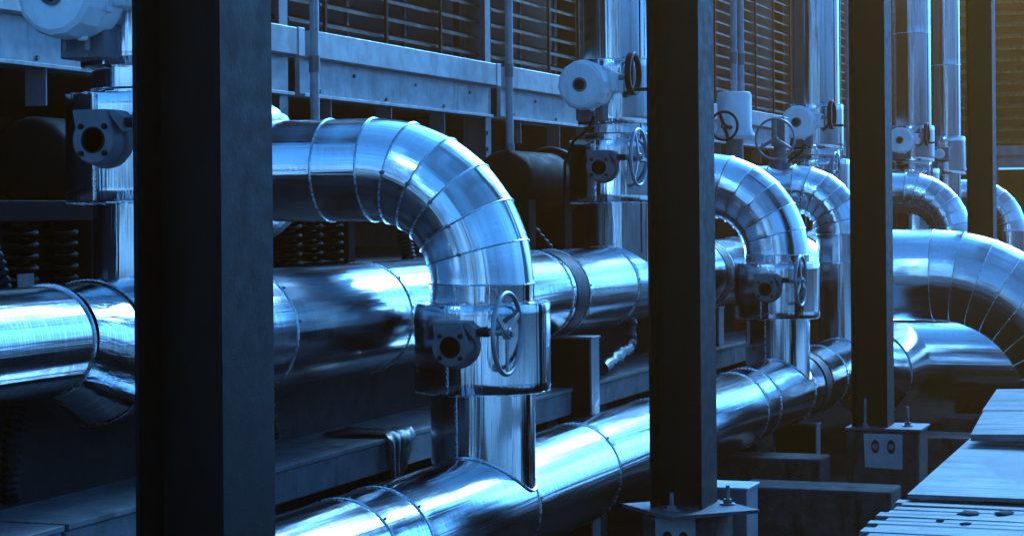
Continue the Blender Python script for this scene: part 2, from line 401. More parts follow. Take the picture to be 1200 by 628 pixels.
# ------------------------------------------------------------------ valves: jacket, gearbox, stem and handwheel
def handwheel(t, c, ax, R, mat, rim=.013, spokes=3, ph=.2):
    """the wheel has its own origin at the hub so that every wheel can be turned differently"""
    c = V(c); ax_, e1, e2 = frame(ax); z0 = V((0, 0, 0))
    wl = MB().ring(z0, ax, R, rim, 56, 10).build('handwheel', mat, t); wl.location = c
    MB().lathe(-ax_ * .02, ax_, [(0, .03), (.04, .03)], 20).build('hub', mat, wl, bevel=.004)
    MB().lathe(ax_ * .02, ax_, [(0, .018), (.016, .018)], 6).build('nut', 'steel', wl)
    for k in range(spokes):
        a_ = ph + 2 * math.pi * k / spokes; d = e1 * math.cos(a_) + e2 * math.sin(a_); sdir = ax_.cross(d)
        p0 = d * .022; p1 = d * (R - rim * .5)
        pts = [p0 + sdir * .019 + ax_ * -.005, p0 - sdir * .019 + ax_ * -.005, p1 - sdir * .014 + ax_ * -.005, p1 + sdir * .014 + ax_ * -.005]
        MB().prism(pts, ax_ * .012).build('spoke', mat, wl, bevel=.003)
    return wl
def jacket(t, R, ri, h, seed):
    rnd = random.Random(seed); N = 120; mb = MB(); v = []; pc = []; f = []
    prof = [(.004, ri), (0, R - .004), (.006, R)] + [(h * k / 8, R) for k in range(1, 8)] + [(h - .006, R), (h, R - .004), (h - .004, ri)]
    ph = [(rnd.randint(2, 6), rnd.uniform(0, 6), rnd.uniform(1, 4)) for _ in range(4)]
    for z, r in prof:
        for i in range(N):
            tt = 2 * math.pi * i / N; rr = r + (.0022 * sum(math.sin(c * tt + o_ + w_ * z) for c, o_, w_ in ph) if r > ri else 0)
            v.append((rr * math.cos(tt), rr * math.sin(tt), z)); pc.append((r * math.cos(tt), r * math.sin(tt), z))
    for k in range(len(prof) - 1):
        for i in range(N):
            j = (i + 1) % N; f.append((k * N + i, k * N + j, (k + 1) * N + j, (k + 1) * N + i))
    mb.add(v, f, pc); jk = mb.build('jacket', 'clad_smooth', t)
    for z in (-.006, h + .001):                       # folded sheet tabs round both ends
        tb = MB()
        for i in range(22):
            a0 = 2 * math.pi * (i + rnd.uniform(-.2, .2)) / 22; a1 = a0 + rnd.uniform(.12, .2)
            q = lambda a_, r, zz: (r * math.cos(a_), r * math.sin(a_), zz)
            dz = rnd.uniform(.004, .014) * (1 if z > 0 else -1)
            tb.prism([q(a0, R - .002, z), q(a1, R - .002, z + dz * .3), q((a0 + a1) / 2, R - .075, z + dz)], (0, 0, .003))
        tb.build('folded_tab', 'bead', jk)['kind'] = 'stuff'
    MB().box(-R * .985 - .008, -R * .985 + .006, R * .165 - .005, R * .165 + .005, .002, h - .002).build('lap_seam', 'bead', jk)
    return jk
def valve(R=.375, ri=.285, h=.475, wheelmat='wheelgrey'):
    t = thing('valve', 'x', 'valve', (0, 0, 0), 'gear operated valves in round metal jackets')
    jacket(t, R, ri, h, 3)
    x0 = -R - .005; yc, zc, r = -.005, .262, .104
    pts = [(x0, yc + r * math.cos(b), zc + r * math.sin(b)) for b in [R_(d) for d in range(150, 391, 12)]]
    pts += [(x0, yc + .105, zc + .132), (x0, yc - .065, zc + .132)]
    gb = MB().prism(pts, (-.11, 0, 0)).build('gearbox', 'gear', t, bevel=.008)
    MB().lathe((x0 + .03, yc, zc), (-1, 0, 0), [(0, .122), (.045, .122)], 40).build('mounting_flange', 'gear', gb, bevel=.004)
    MB().prism([(x0 - .01, yc - .05, zc + .130), (x0 - .01, yc - .135, zc + .03), (x0 - .01, yc - .135, zc + .10), (x0 - .01, yc - .09, zc + .130)], (-.085, 0, 0)).build('worm_housing', 'gear', gb, bevel=.006)
    MB().lathe((x0 - .108, yc, zc), (-1, 0, 0), [(0, .058), (.006, .058), (.006, .050), (.002, .048)], 28).build('shaft_socket', 'black', gb)
    for a_ in (45, 135, 225, 315):
        MB().lathe((x0 - .109, yc + .082 * math.cos(R_(a_)), zc + .082 * math.sin(R_(a_))), (-1, 0, 0), [(0, .014), (.010, .014)], 6).build('bolt', 'black', gb)
    MB().cyl((x0 - .055, yc - .10, zc + .075), (x0 - .055, -.315, zc + .075), .014, 16).build('stem', 'steel', t)
    MB().cyl((x0 - .055, yc - .12, zc + .075), (x0 - .055, yc - .20, zc + .075), .022, 16).build('stem_collar', 'black', t)
    handwheel(t, (x0 - .055, -.305, zc + .072), (0, -1, 0), .212, wheelmat, ph=.35)
    return t
vp = valve(); st = []
place(vp, st, (10.48, FY, 1.515), 'nearest valve box with grey gearbox and handwheel, on the big central elbow pipe')
place(vp, st, (17.79, FY, 1.530), 'valve box with handwheel on the second elbow pipe, right of the second column')
# ------------------------------------------------------------------ back risers with electric actuators
def back_riser(X, R, label, seed, seams):
    t = thing('vertical_pipe', label, 'pipe', (X, RY, 0), 'tall vertical pipes rising from the upper main pipe')
    run(t, (0, 0, RZ + .15), (0, 0, 9.0), [z - RZ - .15 for z in seams], R, seed, mat='clad_smooth')
    MB().box(-R * .45 - .004, -R * .45 + .004, -R * .893 - .005, -R * .893 + .004, RZ + .25, 9).build('lap_seam', 'black', t)
    return t
back_riser(8.16, .255, 'dim vertical pipe at the far left, partly hidden by the nearest column', 800, (3.05,))
back_riser(15.36, .255, 'tall shiny vertical pipe just left of the second column', 820, (3.08,))
back_riser(23.08, .262, 'tall bright vertical pipe just left of the third column', 840, (3.08,))
back_riser(30.03, .262, 'far vertical pipe right of the third column, left one of a pair', 860, (3.1, 5.0))
back_riser(33.42, .225, 'far vertical pipe right of the third column, right one of a pair', 880, (3.1, 4.75))
for X, lb in ((8.16, 'dim valve box with grey gearbox at the far left beside the nearest column'),
              (15.36, 'valve box with grey handwheel low on the vertical pipe left of the second column'),
              (23.08, 'valve box on the vertical pipe left of the third column, below its drum actuator'),
              (30.03, 'small far valve box on the left pipe of the far pair')):
    place(vp, st, (X, RY, 2.55), lb)
def actuator():
    t = thing('valve_actuator', 'x', 'actuator', (0, 0, 0), 'white drum shaped electric valve actuators')
    jacket(t, .305, .25, .50, 9)
    D = MB(); n = 14; yc, zc = .09, .285
    D.lathe((-.30, yc, zc), (-1, 0, 0), [(0, .13), (.05, .135), (.05, .175), (.19, .187), (.20, .187)], 40)
    D.build('motor_housing', 'white', t, bevel=.006)
    cv = MB().lathe((-.50, yc, zc), (-1, 0, 0), [(0, .192), (.10, .190), (.135, .180), (.150, .158), (.152, .10)], n, ph=.1).build('end_cover', 'white', t, bevel=.006, ang=18)
    MB().lathe((-.648, yc, zc), (-1, 0, 0), [(0, .056), (.02, .054), (.024, .043), (.010, .041)], 28).build('sight_ring', 'steel', cv)
    MB().lathe((-.652, yc, zc), (-1, 0, 0), [(0, .040), (.012, .038)], 24).build('sight_glass', 'black', cv)
    for a_ in (20, 75, 140, 200, 255, 320):
        c = V((-.50, yc + .185 * math.cos(R_(a_)), zc + .185 * math.sin(R_(a_))))
        MB().lathe(c, (-1, 0, 0), [(-.03, .017), (.022, .017)], 8).build('cover_lug', 'white', t, bevel=.003)
    MB().box(-.46, -.28, yc - .235, yc - .12, zc - .05, zc + .10).build('gear_housing', 'white', t, bevel=.015)
    MB().box(-.42, -.24, yc - .11, yc + .11, .02, zc - .11).build('mounting_bracket', 'gear', t, bevel=.008)
    for yy, zz in ((yc - .05, zc - .20), (yc + .06, zc - .20)):
        MB().cyl((-.46, yy, zz - .035), (-.46, yy, zz + .03), .014, 10).build('cable_gland', 'steel', t)
    MB().cyl((-.40, yc - .22, zc + .06), (-.40, -.245, zc + .06), .022, 16).build('stem', 'steel', t)
    MB().lathe((-.40, -.235, zc + .085), (0, -1, 0), [(0, .165), (.045, .165), (.045, .135), (0, .135), (0, .165)], 48, cap=False).build('handwheel', 'black', t, bevel=.004)
    MB().box(-.414, -.386, -.258, -.240, zc - .07, zc + .24).build('wheel_bar', 'black', t, bevel=.004)
    MB().cyl((-.40, -.26, zc - .035), (-.40, -.385, zc - .035), .014, 12).build('crank_grip', 'black', t)
    return t
ap = actuator(); sa_ = []
for X, lb in ((8.16, 'actuator at the top left corner, on the dim pipe beside the nearest column'),
              (15.36, 'white drum actuator with black wheel on the pipe left of the second column'),
              (23.08, 'white drum actuator on the bright pipe left of the third column'),
              (30.03, 'small far drum actuator just right of the third column')):
    place(ap, sa_, (X, RY, 3.15), lb)
t = thing('valve', 'small far valve box with square actuator on the right pipe of the far pair', 'valve', (33.42, RY, 3.0))
jacket(t, .30, .22, .60, 12); MB().box(-.62, -.30, -.12, .16, .2, .42).build('gearbox', 'gear', t, bevel=.02)
MB().lathe((-.62, .02, .31), (-1, 0, 0), [(0, .09), (.08, .08)], 24).build('end_cover', 'white', t, bevel=.01)
# valve on the horizontal leg of the slim elbow pipe
t = thing('valve_actuator', 'white box actuator with black handwheel standing on the pipe right of the second column', 'actuator', (20.75, 5.10, 2.90))
MB().lathe((0, 0, 0), (0, 0, 1), [(-.02, .16), (.06, .16), (.06, .09), (.30, .09)], 28).build('mounting_neck', 'gear', t)
MB().lathe((0, 0, .30), (0, 0, 1), [(0, .20), (.04, .215), (.09, .19), (.12, .18), (.46, .178), (.49, .165)], 36).build('housing', 'white', t, bevel=.006)
MB().cyl((-.17, 0, .42), (-.33, 0, .42), .022, 12).build('stem', 'black', t)
handwheel(t, (-.33, 0.03, .43), (-1, .1, 0), .145, 'black', .014, 2, 1.9)
t = thing('valve', 'open grey handwheel facing the camera, beside the white box actuator', 'valve', (20.75, 4.62, 2.90))
MB().lathe((0, 0, 0), (0, 0, 1), [(-.02, .12), (.05, .12), (.05, .07), (.48, .065)], 24).build('neck', 'gear', t)
MB().box(-.11, .09, -.07, .07, .22, .52).build('gearbox', 'gear', t, bevel=.012)
MB().cyl((-.10, 0, .29), (-.26, 0, .29), .02, 12).build('stem', 'steel', t)
handwheel(t, (-.24, .0, .29), (-1, .08, 0), .205, 'wheelgrey', .013, 3, .5)
# ------------------------------------------------------------------ steel columns on concrete pedestals
def column(X, Y0, zb, zt, label, seed):
    t = thing('steel_column', label, 'column', (X + .15, Y0 + .15, zb), 'dark steel columns in a row')
    zt -= zb; h = .15; tf = .016; hx = .175
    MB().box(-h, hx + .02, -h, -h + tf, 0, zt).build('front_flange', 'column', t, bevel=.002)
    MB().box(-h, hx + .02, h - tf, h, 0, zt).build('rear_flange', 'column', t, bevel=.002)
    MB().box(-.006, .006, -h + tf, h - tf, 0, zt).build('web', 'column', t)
    return t
def anchor(t, x, y, z, h, lean=0):
    b = MB().cyl((x, y, z), (x + lean, y, z + h), .012, 10).build('anchor_bolt', 'steel', t)
    MB().lathe((x, y, z + .001), (0, 0, 1), [(0, .045), (.008, .045)], 20).build('washer', 'steel', b)
    MB().lathe((x, y, z + .009), (0, 0, 1), [(0, .026), (.024, .026)], 6).build('nut', 'steel', b)
c1 = column(5.464, 2.92, .80, 9, 'nearest dark steel column, widest, standing left of the big elbow pipe', 1)
MB().box(-.3, .3, -.3, .3, -.022, 0).build('base_plate', 'plate', c1, bevel=.003)
c2 = column(11.05, 2.92, .82, 9, 'second dark steel column in the middle with a turned base plate', 2)
d = .40
MB().prism([(-.03 - d, -.05, -.022), (-.03, -.05 - d, -.022), (-.03 + d, -.05, -.022), (-.03, -.05 + d, -.022)], (0, 0, .022)).build('base_plate', 'plate', c2, bevel=.003)
anchor(c2, -.235, 0.0, 0, .10); anchor(c2, .10, -.235, 0, .11)
c3 = column(17.10, 2.92, .655, 9, 'third dark steel column with two slotted bolts under its base plate', 3)
MB().box(-.24, .27, -.44, .19, -.022, 0).build('base_plate', 'plate', c3, bevel=.003)
anchor(c3, -.19, .03, 0, .24, .02); anchor(c3, .02, -.29, 0, .16)
c4 = column(24.45, 2.92, .6, 9, 'farthest dark steel column, rising behind the large pipe bend at right', 4)
MB().box(-.3, .3, -.3, .3, -.022, 0).build('base_plate', 'plate', c4, bevel=.003)
def pedestal(cx, cy, hx, hy, zt, label):
    t = thing('concrete_pedestal', label, 'pedestal', (cx, cy, 0), 'concrete pedestals under the columns')
    MB().box(-hx, hx, -hy, hy, 0, zt).build('block', 'concrete', t, bevel=.02)
    return t
pedestal(5.614, 3.07, .3, .3, .778, 'concrete pedestal under the nearest column, below the picture edge')
p2 = pedestal(11.20, 3.04, .21, .21, .798, 'concrete pedestal under the second column at the bottom edge')
p3 = pedestal(17.27, 2.95, .24, .30, .633, 'concrete pedestal with a bolted steel plate under the third column')
pedestal(24.6, 3.07, .3, .3, .578, 'far concrete pedestal under the farthest column')
def bracket(t, x, y0, y1, z0, z1):
    """plate with two slotted holes and bolts in front of a pedestal, facing -x"""
    b = MB().prism([(x, y0, z0), (x, y1, z0 + .01), (x, y1 + .01, z1), (x, y0, z1)], (-.012, 0, 0)).build('bracket_plate', 'galv', t, bevel=.002)
    for k in (.3, .72):
        yy = y0 + (y1 - y0) * k; zz = z1 - (z1 - z0) * .36
        MB().prism([(x - .0125, yy + .034 * math.cos(q), zz + .058 * math.sin(q)) for q in [2 * math.pi * i / 16 for i in range(16)]], (-.002, 0, 0)).build('slot', 'black', b)
        MB().lathe((x - .0145, yy, zz), (-1, 0, 0), [(0, .026), (.014, .026)], 6).build('nut', 'steel', b)
        MB().cyl((x - .01, yy, zz), (x - .05, yy, zz), .012, 10).build('bolt', 'steel', b)
bracket(p3, -.245, -.165, .145, .32, .610)
bracket(p2, -.215, -.10, .12, .42, .78)
# ------------------------------------------------------------------ pipe supports
def support(X, Y, ztop, zbot, w, label, R, zc):
    t = thing('pipe_support', label, 'pipe support', (X, Y, zbot), 'dark pipe supports under the main pipes')
    h = ztop - zbot
    MB().box(-.09, .09, -w, -w + .014, 0, h).build('front_flange', 'post', t, bevel=.002)
    MB().box(-.09, .09, w - .014, w, 0, h).build('rear_flange', 'post', t, bevel=.002)
    MB().box(-.07, -.058, -w + .014, w - .014, 0, h).build('web', 'column', t)
    MB().box(-.10, .10, -w - .008, w + .008, h, h + .014).build('cap_plate', 'post', t, bevel=.002)
    mb = MB()
    mb.lathe((-.125, 0, zc - zbot), (1, 0, 0), [(0, R - .03), (0, R + .004), (.25, R + .004), (.25, R - .03)], 72, cap=False)
    mb.build('clamp_ring', 'black', t)
    return t
support(13.54, RY, 1.60, 0, .39, 'dark support post under the clamp of the upper main pipe, left of second column', RR, RZ)
support(17.76, RY, 1.60, 1.268, .22, 'dark support post under the upper main pipe, behind the second valve box', RR, RZ)
support(18.56, FY, FZ - FR - .045, 0, .20, 'dark support under the lower main pipe near the third column', FR, FZ)
# ------------------------------------------------------------------ long sleeper beams under the upper main pipe
for k, (x0, x1, lb) in enumerate(((3.2, 7.0, 'pale sleeper beam at the bottom left corner, left of the nearest column'),
                                  (7.03, 11.7, 'pale sleeper beam right of the nearest column with a torn sheet over its edge'),
                                  (11.75, 13.40, 'short sleeper beam piece between the big valve riser and the dark support post'),
                                  (13.72, 20.0, 'sleeper beam running behind the second column under the upper main pipe'))):
    t = thing('sleeper_beam', lb, 'beam', ((x0 + x1) / 2, 4.69, 0), 'pale sleeper beams under the upper main pipe')
    L = (x1 - x0) / 2
    MB().box(-L, L, -.23, .24, 1.083, 1.238).build('beam_body', 'sleeper', t, bevel=.006)
    MB().box(-L, L, -.245, .245, 1.241, 1.266).build('top_plate', 'sleeper', t, bevel=.004)
    for i in range(2):
        MB().box(-L + .05, -L + .14, -.236, -.228, 1.105 + .07 * i, 1.118 + .07 * i).build('slot', 'black', t)
    for sx in (-.8, .8):
        MB().box(sx * L - .12, sx * L + .12, -.15, .2, 0, 1.083).build('foot', 'concrete_dark', t, bevel=.01)
# torn sheet hanging over the sleeper edge
mb = MB(); v = []; f = []; NU, NV = 14, 16; rnd = random.Random(4)
for i in range(NU + 1):
    for j in range(NV + 1):
        u_ = i / NU; w_ = j / NV
        x = 10.12 + u_ * .36 * (1 - .62 * max(0, w_ - .45) / .55) + .10 * w_
        if w_ < .45: y = 4.80 - (w_ / .45) * .365; z = 1.272 + .02 * math.sin(u_ * 9 + w_ * 5) ** 2
        else: y = 4.432 - .02 * math.sin(u_ * 14) ** 2; z = 1.266 - (w_ - .45) / .55 * (.30 - .10 * u_)
        v.append((x, y - rnd.uniform(0, .006), z + rnd.uniform(0, .006)))
for i in range(NU):
    for j in range(NV): f.append((i * (NV + 1) + j, i * (NV + 1) + j + 1, (i + 1) * (NV + 1) + j + 1, (i + 1) * (NV + 1) + j))
mb.add(v, f); t = mb.build('torn_sheet', 'sheetmetal', origin=(10.2, 4.45, 1.26), ang=180)
sm = t.modifiers.new('thick', 'SOLIDIFY'); sm.thickness = .003
tag(t, 'crumpled torn sheet hanging over the sleeper beam edge', 'sheet')
# foil wrapped drain pipe
mb = MB(); rnd = random.Random(8)
pts = [(15.36, 4.62, 1.66), (15.36, 4.62, 1.52), (15.30, 4.60, 1.45), (15.1, 4.57, 1.42), (14.75, 4.53, 1.40), (14.4, 4.49, 1.37), (14.05, 4.46, 1.33)]
fine = []
for i in range(len(pts) - 1):
    for k in range(5): fine.append(V(pts[i]).lerp(V(pts[i + 1]), k / 5) + V((rnd.uniform(-.008, .008),) * 3))
mb.tube(fine, [.042 + rnd.uniform(-.012, .012) for _ in fine], 10)
tag(mb.build('drain_pipe', 'dull_foil', origin=(14.3, 4.55, 1.28), ang=10), 'small crumpled foil wrapped drain pipe under the upper main pipe', 'pipe')
# ------------------------------------------------------------------ cooling units on the left: posts, ledges, beams, louvres
def unit(x0, x1, ends, label, mull, ledge=True):
    """one bay: galvanised ledge and beam below, louvre above; x0..x1 along the row"""
    t = thing('cooling_unit', label, 'cooling unit', (x0, 6.5, 3.3), 'cooling units with louvres')
    o = V((x0, 6.5, 3.3)); B = lambda a0, a1, b0, b1, c0, c1: MB().box(a0 - o.x, a1 - o.x, b0 - o.y, b1 - o.y, c0 - o.z, c1 - o.z)
    l = B(x0, x1, 6.50, 6.80, 3.622, 3.82).build('ledge', 'galv', t, bevel=.006)
    B(x1 - .10, x1 + .006, 6.494, 6.62, 3.618, 3.824).build('ledge_joint', 'galv', l, bevel=.003)
    b = B(x0 - .04, x1 - .06, 6.60, 6.64, 3.36, 3.621).build('lower_beam', 'galv', t, bevel=.003)
    B(x0 - .04, x1 - .04, 6.555, 6.70, 3.335, 3.359).build('bottom_flange', 'galv', b, bevel=.003)
    n = int((x1 - x0) / .62)
    for k in range(n):
        xx = x0 + .3 + k * .62
        MB().lathe((xx - o.x, 6.60 - o.y, 3.39 + (.15 if k % 2 else 0) - o.z), (0, -1, 0), [(0, .016), (.014, .016)], 6).build('bolt', 'steel', b)
    for k in range(max(1, int((x1 - x0) / 1.15))):
        xx = x0 + .45 + k * 1.15
        B(xx, xx + .012, 6.58, 6.72, 3.12, 3.334).build('hanger_plate', 'post', t)
    # casing above and behind
    B(x0, x1 + .15, 7.02, 10.5, 3.36, 7.0).build('casing', 'louvre_back', t)
    z = 3.90; sl_ = None
    while z < 6.9:
        m_ = MB(); L = x1 - x0
        m_.prism([(0, 6.70 - o.y, z - o.z), (0, 6.71 - o.y, z + .028 - o.z), (0, 6.82 - o.y, z + .075 - o.z), (0, 6.82 - o.y, z + .05 - o.z)], (L, 0, 0))
        m_.build('slat', 'louvre', t); z += .148
    for i, xx in enumerate(mull):
        B(xx - .016, xx + .016, 6.672, 6.698, 3.82, 6.9).build('mullion', 'louvre', t)
        if i + 1 < len(mull):
            xm = (xx + mull[i + 1]) / 2
            B(xm + .16, xm + .20, 6.84, 6.87, 3.82, 6.9).build('inner_strut', 'post', t)
    return t
unit(8.6, 13.45, 1, 'cooling unit bay behind the nearest column and the left edge of the picture', (9.4, 10.6, 11.8, 13.0))
unit(13.62, 17.55, 1, 'cooling unit bay with louvres above the big elbow pipe', (14.2, 15.37, 16.55))
unit(17.86, 20.55, 1, 'cooling unit bay left of the pipe with the white drum actuator', (18.3, 19.45, 20.40))
unit(24.4, 30.9, 1, 'cooling unit bay with louvres between the second and third columns', (25.0, 26.15, 27.3, 28.47, 29.6, 30.75))
unit(34.5, 44.5, 1, 'far cooling unit bay behind the pair of far vertical pipes', (35.5, 37, 38.5, 40, 41.5, 43))
for X, lb in ((13.40, 'grey steel post beside the nearest conduit, left of the big elbow'), (17.60, 'grey steel post beside the conduit above the big elbow pipe'),
              (20.90, 'dark steel post at the end of the louvres left of the tall shiny pipe'), (31.1, 'dark steel post at the right end of the louvres before the third column')):
    t = thing('steel_post', lb, 'post', (X, 6.75, 0), 'posts between the cooling units')
    MB().box(-.07, .07, -.11, -.098, 2.10 if X < 20 else 0, 7).build('front_flange', 'post', t, bevel=.002)
    MB().box(-.07, .07, .098, .11, 2.10 if X < 20 else 0, 7).build('rear_flange', 'post', t, bevel=.002)
    MB().box(-.006, .006, -.098, .098, 2.10 if X < 20 else 0, 7).build('web', 'post', t)
    for z in (3.05, 3.2, 3.45, 3.56):
        MB().lathe((-.035, -.11, z), (0, -1, 0), [(0, .02), (.016, .02)], 6).build('bolt', 'steel', t)
# dark side panels closing the gaps between the units
for x0, x1, lb in ((21.05, 24.3, 'tall dark casing panel left of the tall shiny vertical pipe'), (31.2, 34.3, 'tall dark casing panel left of the third column')):
    t = MB().box(x0, x1, 6.9, 10.5, 2.9, 7).build('casing_panel', 'casing', bevel=.01, origin=(x0, 6.9, 2.9)); tag(t, lb, 'panel')
t = MB().box(2, 50, 10.6, 10.9, 0, 7).build('light_blocking_wall', 'concrete_dark', origin=(20, 10.7, 0)); tag(t, 'added dark wall behind the equipment, blocking light under the cooling units', 'wall')  # added wall that keeps the space under the units dark
t = MB().box(47.5, 47.8, 1.4, 10.5, 0, 3.3).build('added_backing_wall', 'concrete_dark', origin=(47.6, 0, 0)); tag(t, 'added dark wall standing in for the dark gap under the far end cooling unit', 'wall')  # added wall, fills the gap under the end unit with darkness
# far end unit with corrugated louvres, facing the camera
t = thing('cooling_unit', 'far end cooling unit with brown corrugated louvres at the top right corner', 'cooling unit', (46, 4, 3.3), 'cooling units with louvres')
MB().box(.25, 3, -2.6, 6.4, .1, 6).build('casing', 'louvre_back', t)
MB().box(-.02, .3, -2.6, 6.4, .28, .50).build('ledge', 'galv', t, bevel=.006)
MB().box(.08, .2, -2.6, 6.4, .02, .275).build('lower_beam', 'galv', t)
z = .56
while z < 6:
    mb = MB(); v = []; f = []; N = 140
    for i in range(N + 1):
        y = -2.6 + 9.0 * i / N; dx = .035 * (1 if i % 2 else -1)
        for (xx, zz) in ((dx, z), (dx + .01, z + .03), (.2, z + .11), (.2, z + .08)): v.append((xx, y, zz))
    for i in range(N):
        for k in range(4): f.append((i * 4 + k, i * 4 + (k + 1) % 4, (i + 1) * 4 + (k + 1) % 4, (i + 1) * 4 + k))
    mb.add(v, f); mb.build('slat', 'end_louvre', t, ang=20); z += .255
for yy in (-1.5, .5, 3): MB().box(-.06, .0, yy - .04, yy + .04, .5, 6).build('mullion', 'end_louvre', t)
for yy in (-2.4, 1.5, 5.5): MB().box(.05, .25, yy - .1, yy + .1, -3.3, .02).build('leg', 'post', t)
# ------------------------------------------------------------------ conduits and hoses
def conduit(x, y, z0, z1, r, label, coup=(), grp='thin vertical conduits'):
    t = thing('conduit', label, 'conduit', (x, y, z0), grp)
    MB().cyl((0, 0, 0), (0, 0, z1 - z0), r, 20).build('tube', 'galv', t)
    for c in coup: MB().cyl((0, 0, c - z0 - .06), (0, 0, c - z0 + .06), r + .006, 20).build('coupling', 'steel', t)
    return t
conduit(13.33, 6.36, 2.11, 7, .034, 'thin galvanised conduit nearest the first column, passing behind the big elbow pipe', (3.55,))
c = conduit(17.40, 6.36, 3.0, 7, .036, 'thin galvanised conduit ending in a black hose right of the big elbow pipe', (3.75, 3.03))
conduit(20.82, 5.12, 3.38, 7, .034, 'left one of two thin conduits rising from the white box actuator', (4.05,))
conduit(21.05, 5.10, 3.38, 7, .034, 'right one of two thin conduits rising from the white box actuator', (4.05,))
conduit(27.1, 5.25, 0, 7, .045, 'thin conduit right of the bright vertical pipe, left one of two')
conduit(27.9, 5.25, 0, 7, .05, 'thin conduit right of the bright vertical pipe, beside the third column')
def hose(pts, r, label, origin):
    fine = []
    P = [V(p) for p in pts]
    for i in range(len(P) - 1):
        p0 = P[max(i - 1, 0)]; p1 = P[i]; p2 = P[i + 1]; p3 = P[min(i + 2, len(P) - 1)]
        for k in range(24):
            t_ = k / 24
            fine.append(.5 * ((2 * p1) + (p2 - p0) * t_ + (2 * p0 - 5 * p1 + 4 * p2 - p3) * t_ ** 2 + (3 * p1 - p0 - 3 * p2 + p3) * t_ ** 3))
    mb = MB().tube(fine, [r * (1.1 if i % 4 < 2 else .86) for i in range(len(fine))], 12)
    return tag(mb.build('flexible_hose', 'black', origin=origin, ang=60), label, 'hose', 'black corrugated hoses')
hose([(17.40, 6.36, 3.0), (17.39, 6.33, 2.75), (17.55, 6.25, 2.4), (17.75, 6.1, 2.12)], .04, 'black corrugated hose below the conduit right of the big elbow pipe', (17.7, 6.1, 2.12))
hose([(7.25, 5.14, 2.75), (7.36, 5.10, 2.5), (7.5, 5.1, 2.28), (7.56, 5.1, 2.11)], .045, 'black corrugated hose at the left edge above the thin pipe end', (7.5, 5.1, 2.11))
hose([(7.50, 4.98, 1.75), (7.48, 4.99, 1.6), (7.42, 4.98, 1.4), (7.42, 4.98, 1.27)], .042, 'black corrugated hose hanging below the pipe at the left edge', (7.42, 4.98, 1.27))
hose([(9.84, 4.99, 1.75), (9.84, 5.0, 1.6), (9.85, 4.99, 1.4), (9.86, 4.96, 1.275)], .042, 'black corrugated hose below the upper main pipe right of the nearest column', (9.86, 4.96, 1.27))
hose([(12.3, 5.25, 2.60), (12.3, 5.24, 2.4), (12.31, 5.22, 2.25), (12.34, 5.2, 2.11)], .045, 'black corrugated hose beside the springs under the big elbow', (12.34, 5.2, 2.11))
for X, lb in ((15.36, 'thin black cable hanging from the white drum actuator left of the second column'), (23.08, 'thin black cable hanging from the drum actuator left of the third column')):
    pts = [(X - .46, RY + .04, 3.20), (X - .47, RY + .08, 3.10), (X - .42, RY + .22, 3.02), (X - .30, RY + .33, 2.85), (X - .24, RY + .36, 2.55), (X - .22, RY + .37, 2.12)]
    tag(MB().tube(pts, .013, 8).build('cable', 'black', origin=pts[-1]), lb, 'cable', 'thin cables')
# ------------------------------------------------------------------ equipment under the units
def vessel(x0, x1, Y, Z, R, label):
    t = thing('horizontal_vessel', label, 'vessel', ((x0 + x1) / 2, Y, 2.10), 'dark horizontal vessels under the cooling units')
    L = (x1 - x0) / 2; z = Z - 2.1
    MB().lathe((-L, 0, z), (1, 0, 0), [(0, R * .6), (.05, R * .9), (.12, R), (2 * L - .1, R), (2 * L - .1, R + .06), (2 * L - .04, R + .06), (2 * L - .04, R * .8), (2 * L, R * .8)], 48).build('shell', 'dark', t)
    MB().ring((L - .12, 0, z), (1, 0, 0), R + .035, .03, 48, 8).build('flange', 'black', t)
    for sx in (-.7, .7): MB().box(sx * L - .1, sx * L + .1, -R * .8, R * .8, 0, z - R * .5).build('saddle', 'dark', t, bevel=.01)
    return t
vessel(9.75, 12.9, 6.45, 2.78, .26, 'dark vessel behind the nearest column under the beam')
vessel(17.2, 18.68, 6.38, 2.75, .28, 'dark vessel with a flange under the beam right of the big elbow pipe')
vessel(18.95, 20.3, 6.35, 2.75, .30, 'short dark vessel left of the valve boxes on the tall shiny pipe')
def frame_base(x0, x1, label):
    t = thing('spring_mounted_frame', label, 'frame', ((x0 + x1) / 2, 5.7, 2.10), 'dark frames on springs')
    L = (x1 - x0) / 2
    MB().box(-L, L, -.20, -.05, .36, .46).build('rail', 'dark', t, bevel=.004)
    MB().box(-L, L, .1, .25, .36, .46).build('rail', 'dark', t, bevel=.004)
    MB().box(-L, L, -.25, .10, .0, .02).build('base_plate', 'dark', t, bevel=.002)
    for sx in (-.8, 0, .8): MB().box(sx * L - .05, sx * L + .05, .12, .22, 0.02, .36).build('foot', 'dark', t)
frame_base(10.6, 13.0, 'dark frame on coil springs behind the big elbow pipe')
frame_base(7.7, 9.3, 'dark frame on coil springs at the left edge of the picture')
def spring(x, y, z0, h, R, r, label):
    pts = []; N = 150; T = 5.5
    for i in range(N + 1):
        a_ = 2 * math.pi * T * i / N; pts.append((x + R * math.cos(a_), y + R * math.sin(a_), z0 + r + (h - 2 * r) * i / N))
    t = MB().tube(pts, r, 8).build('coil_spring', 'dark', origin=(x, y, z0)); tag(t, label, 'spring', 'coil springs')
for k, x in enumerate((11.28, 11.58, 11.88)):
    spring(x, 5.57, 2.12, .335, .075, .014, ('left', 'middle', 'right')[k] + ' one of three dark coil springs below the big elbow pipe')
for k, x in enumerate((8.05, 8.40, 8.75)):
    spring(x, 5.57, 2.12, .335, .075, .014, ('left', 'middle', 'right')[k] + ' one of three dark coil springs at the left edge')
t = thing('angle_bracket', 'small steel angle bracket lying behind the thin pipe end at the left edge', 'bracket', (7.85, 5.15, 2.10))
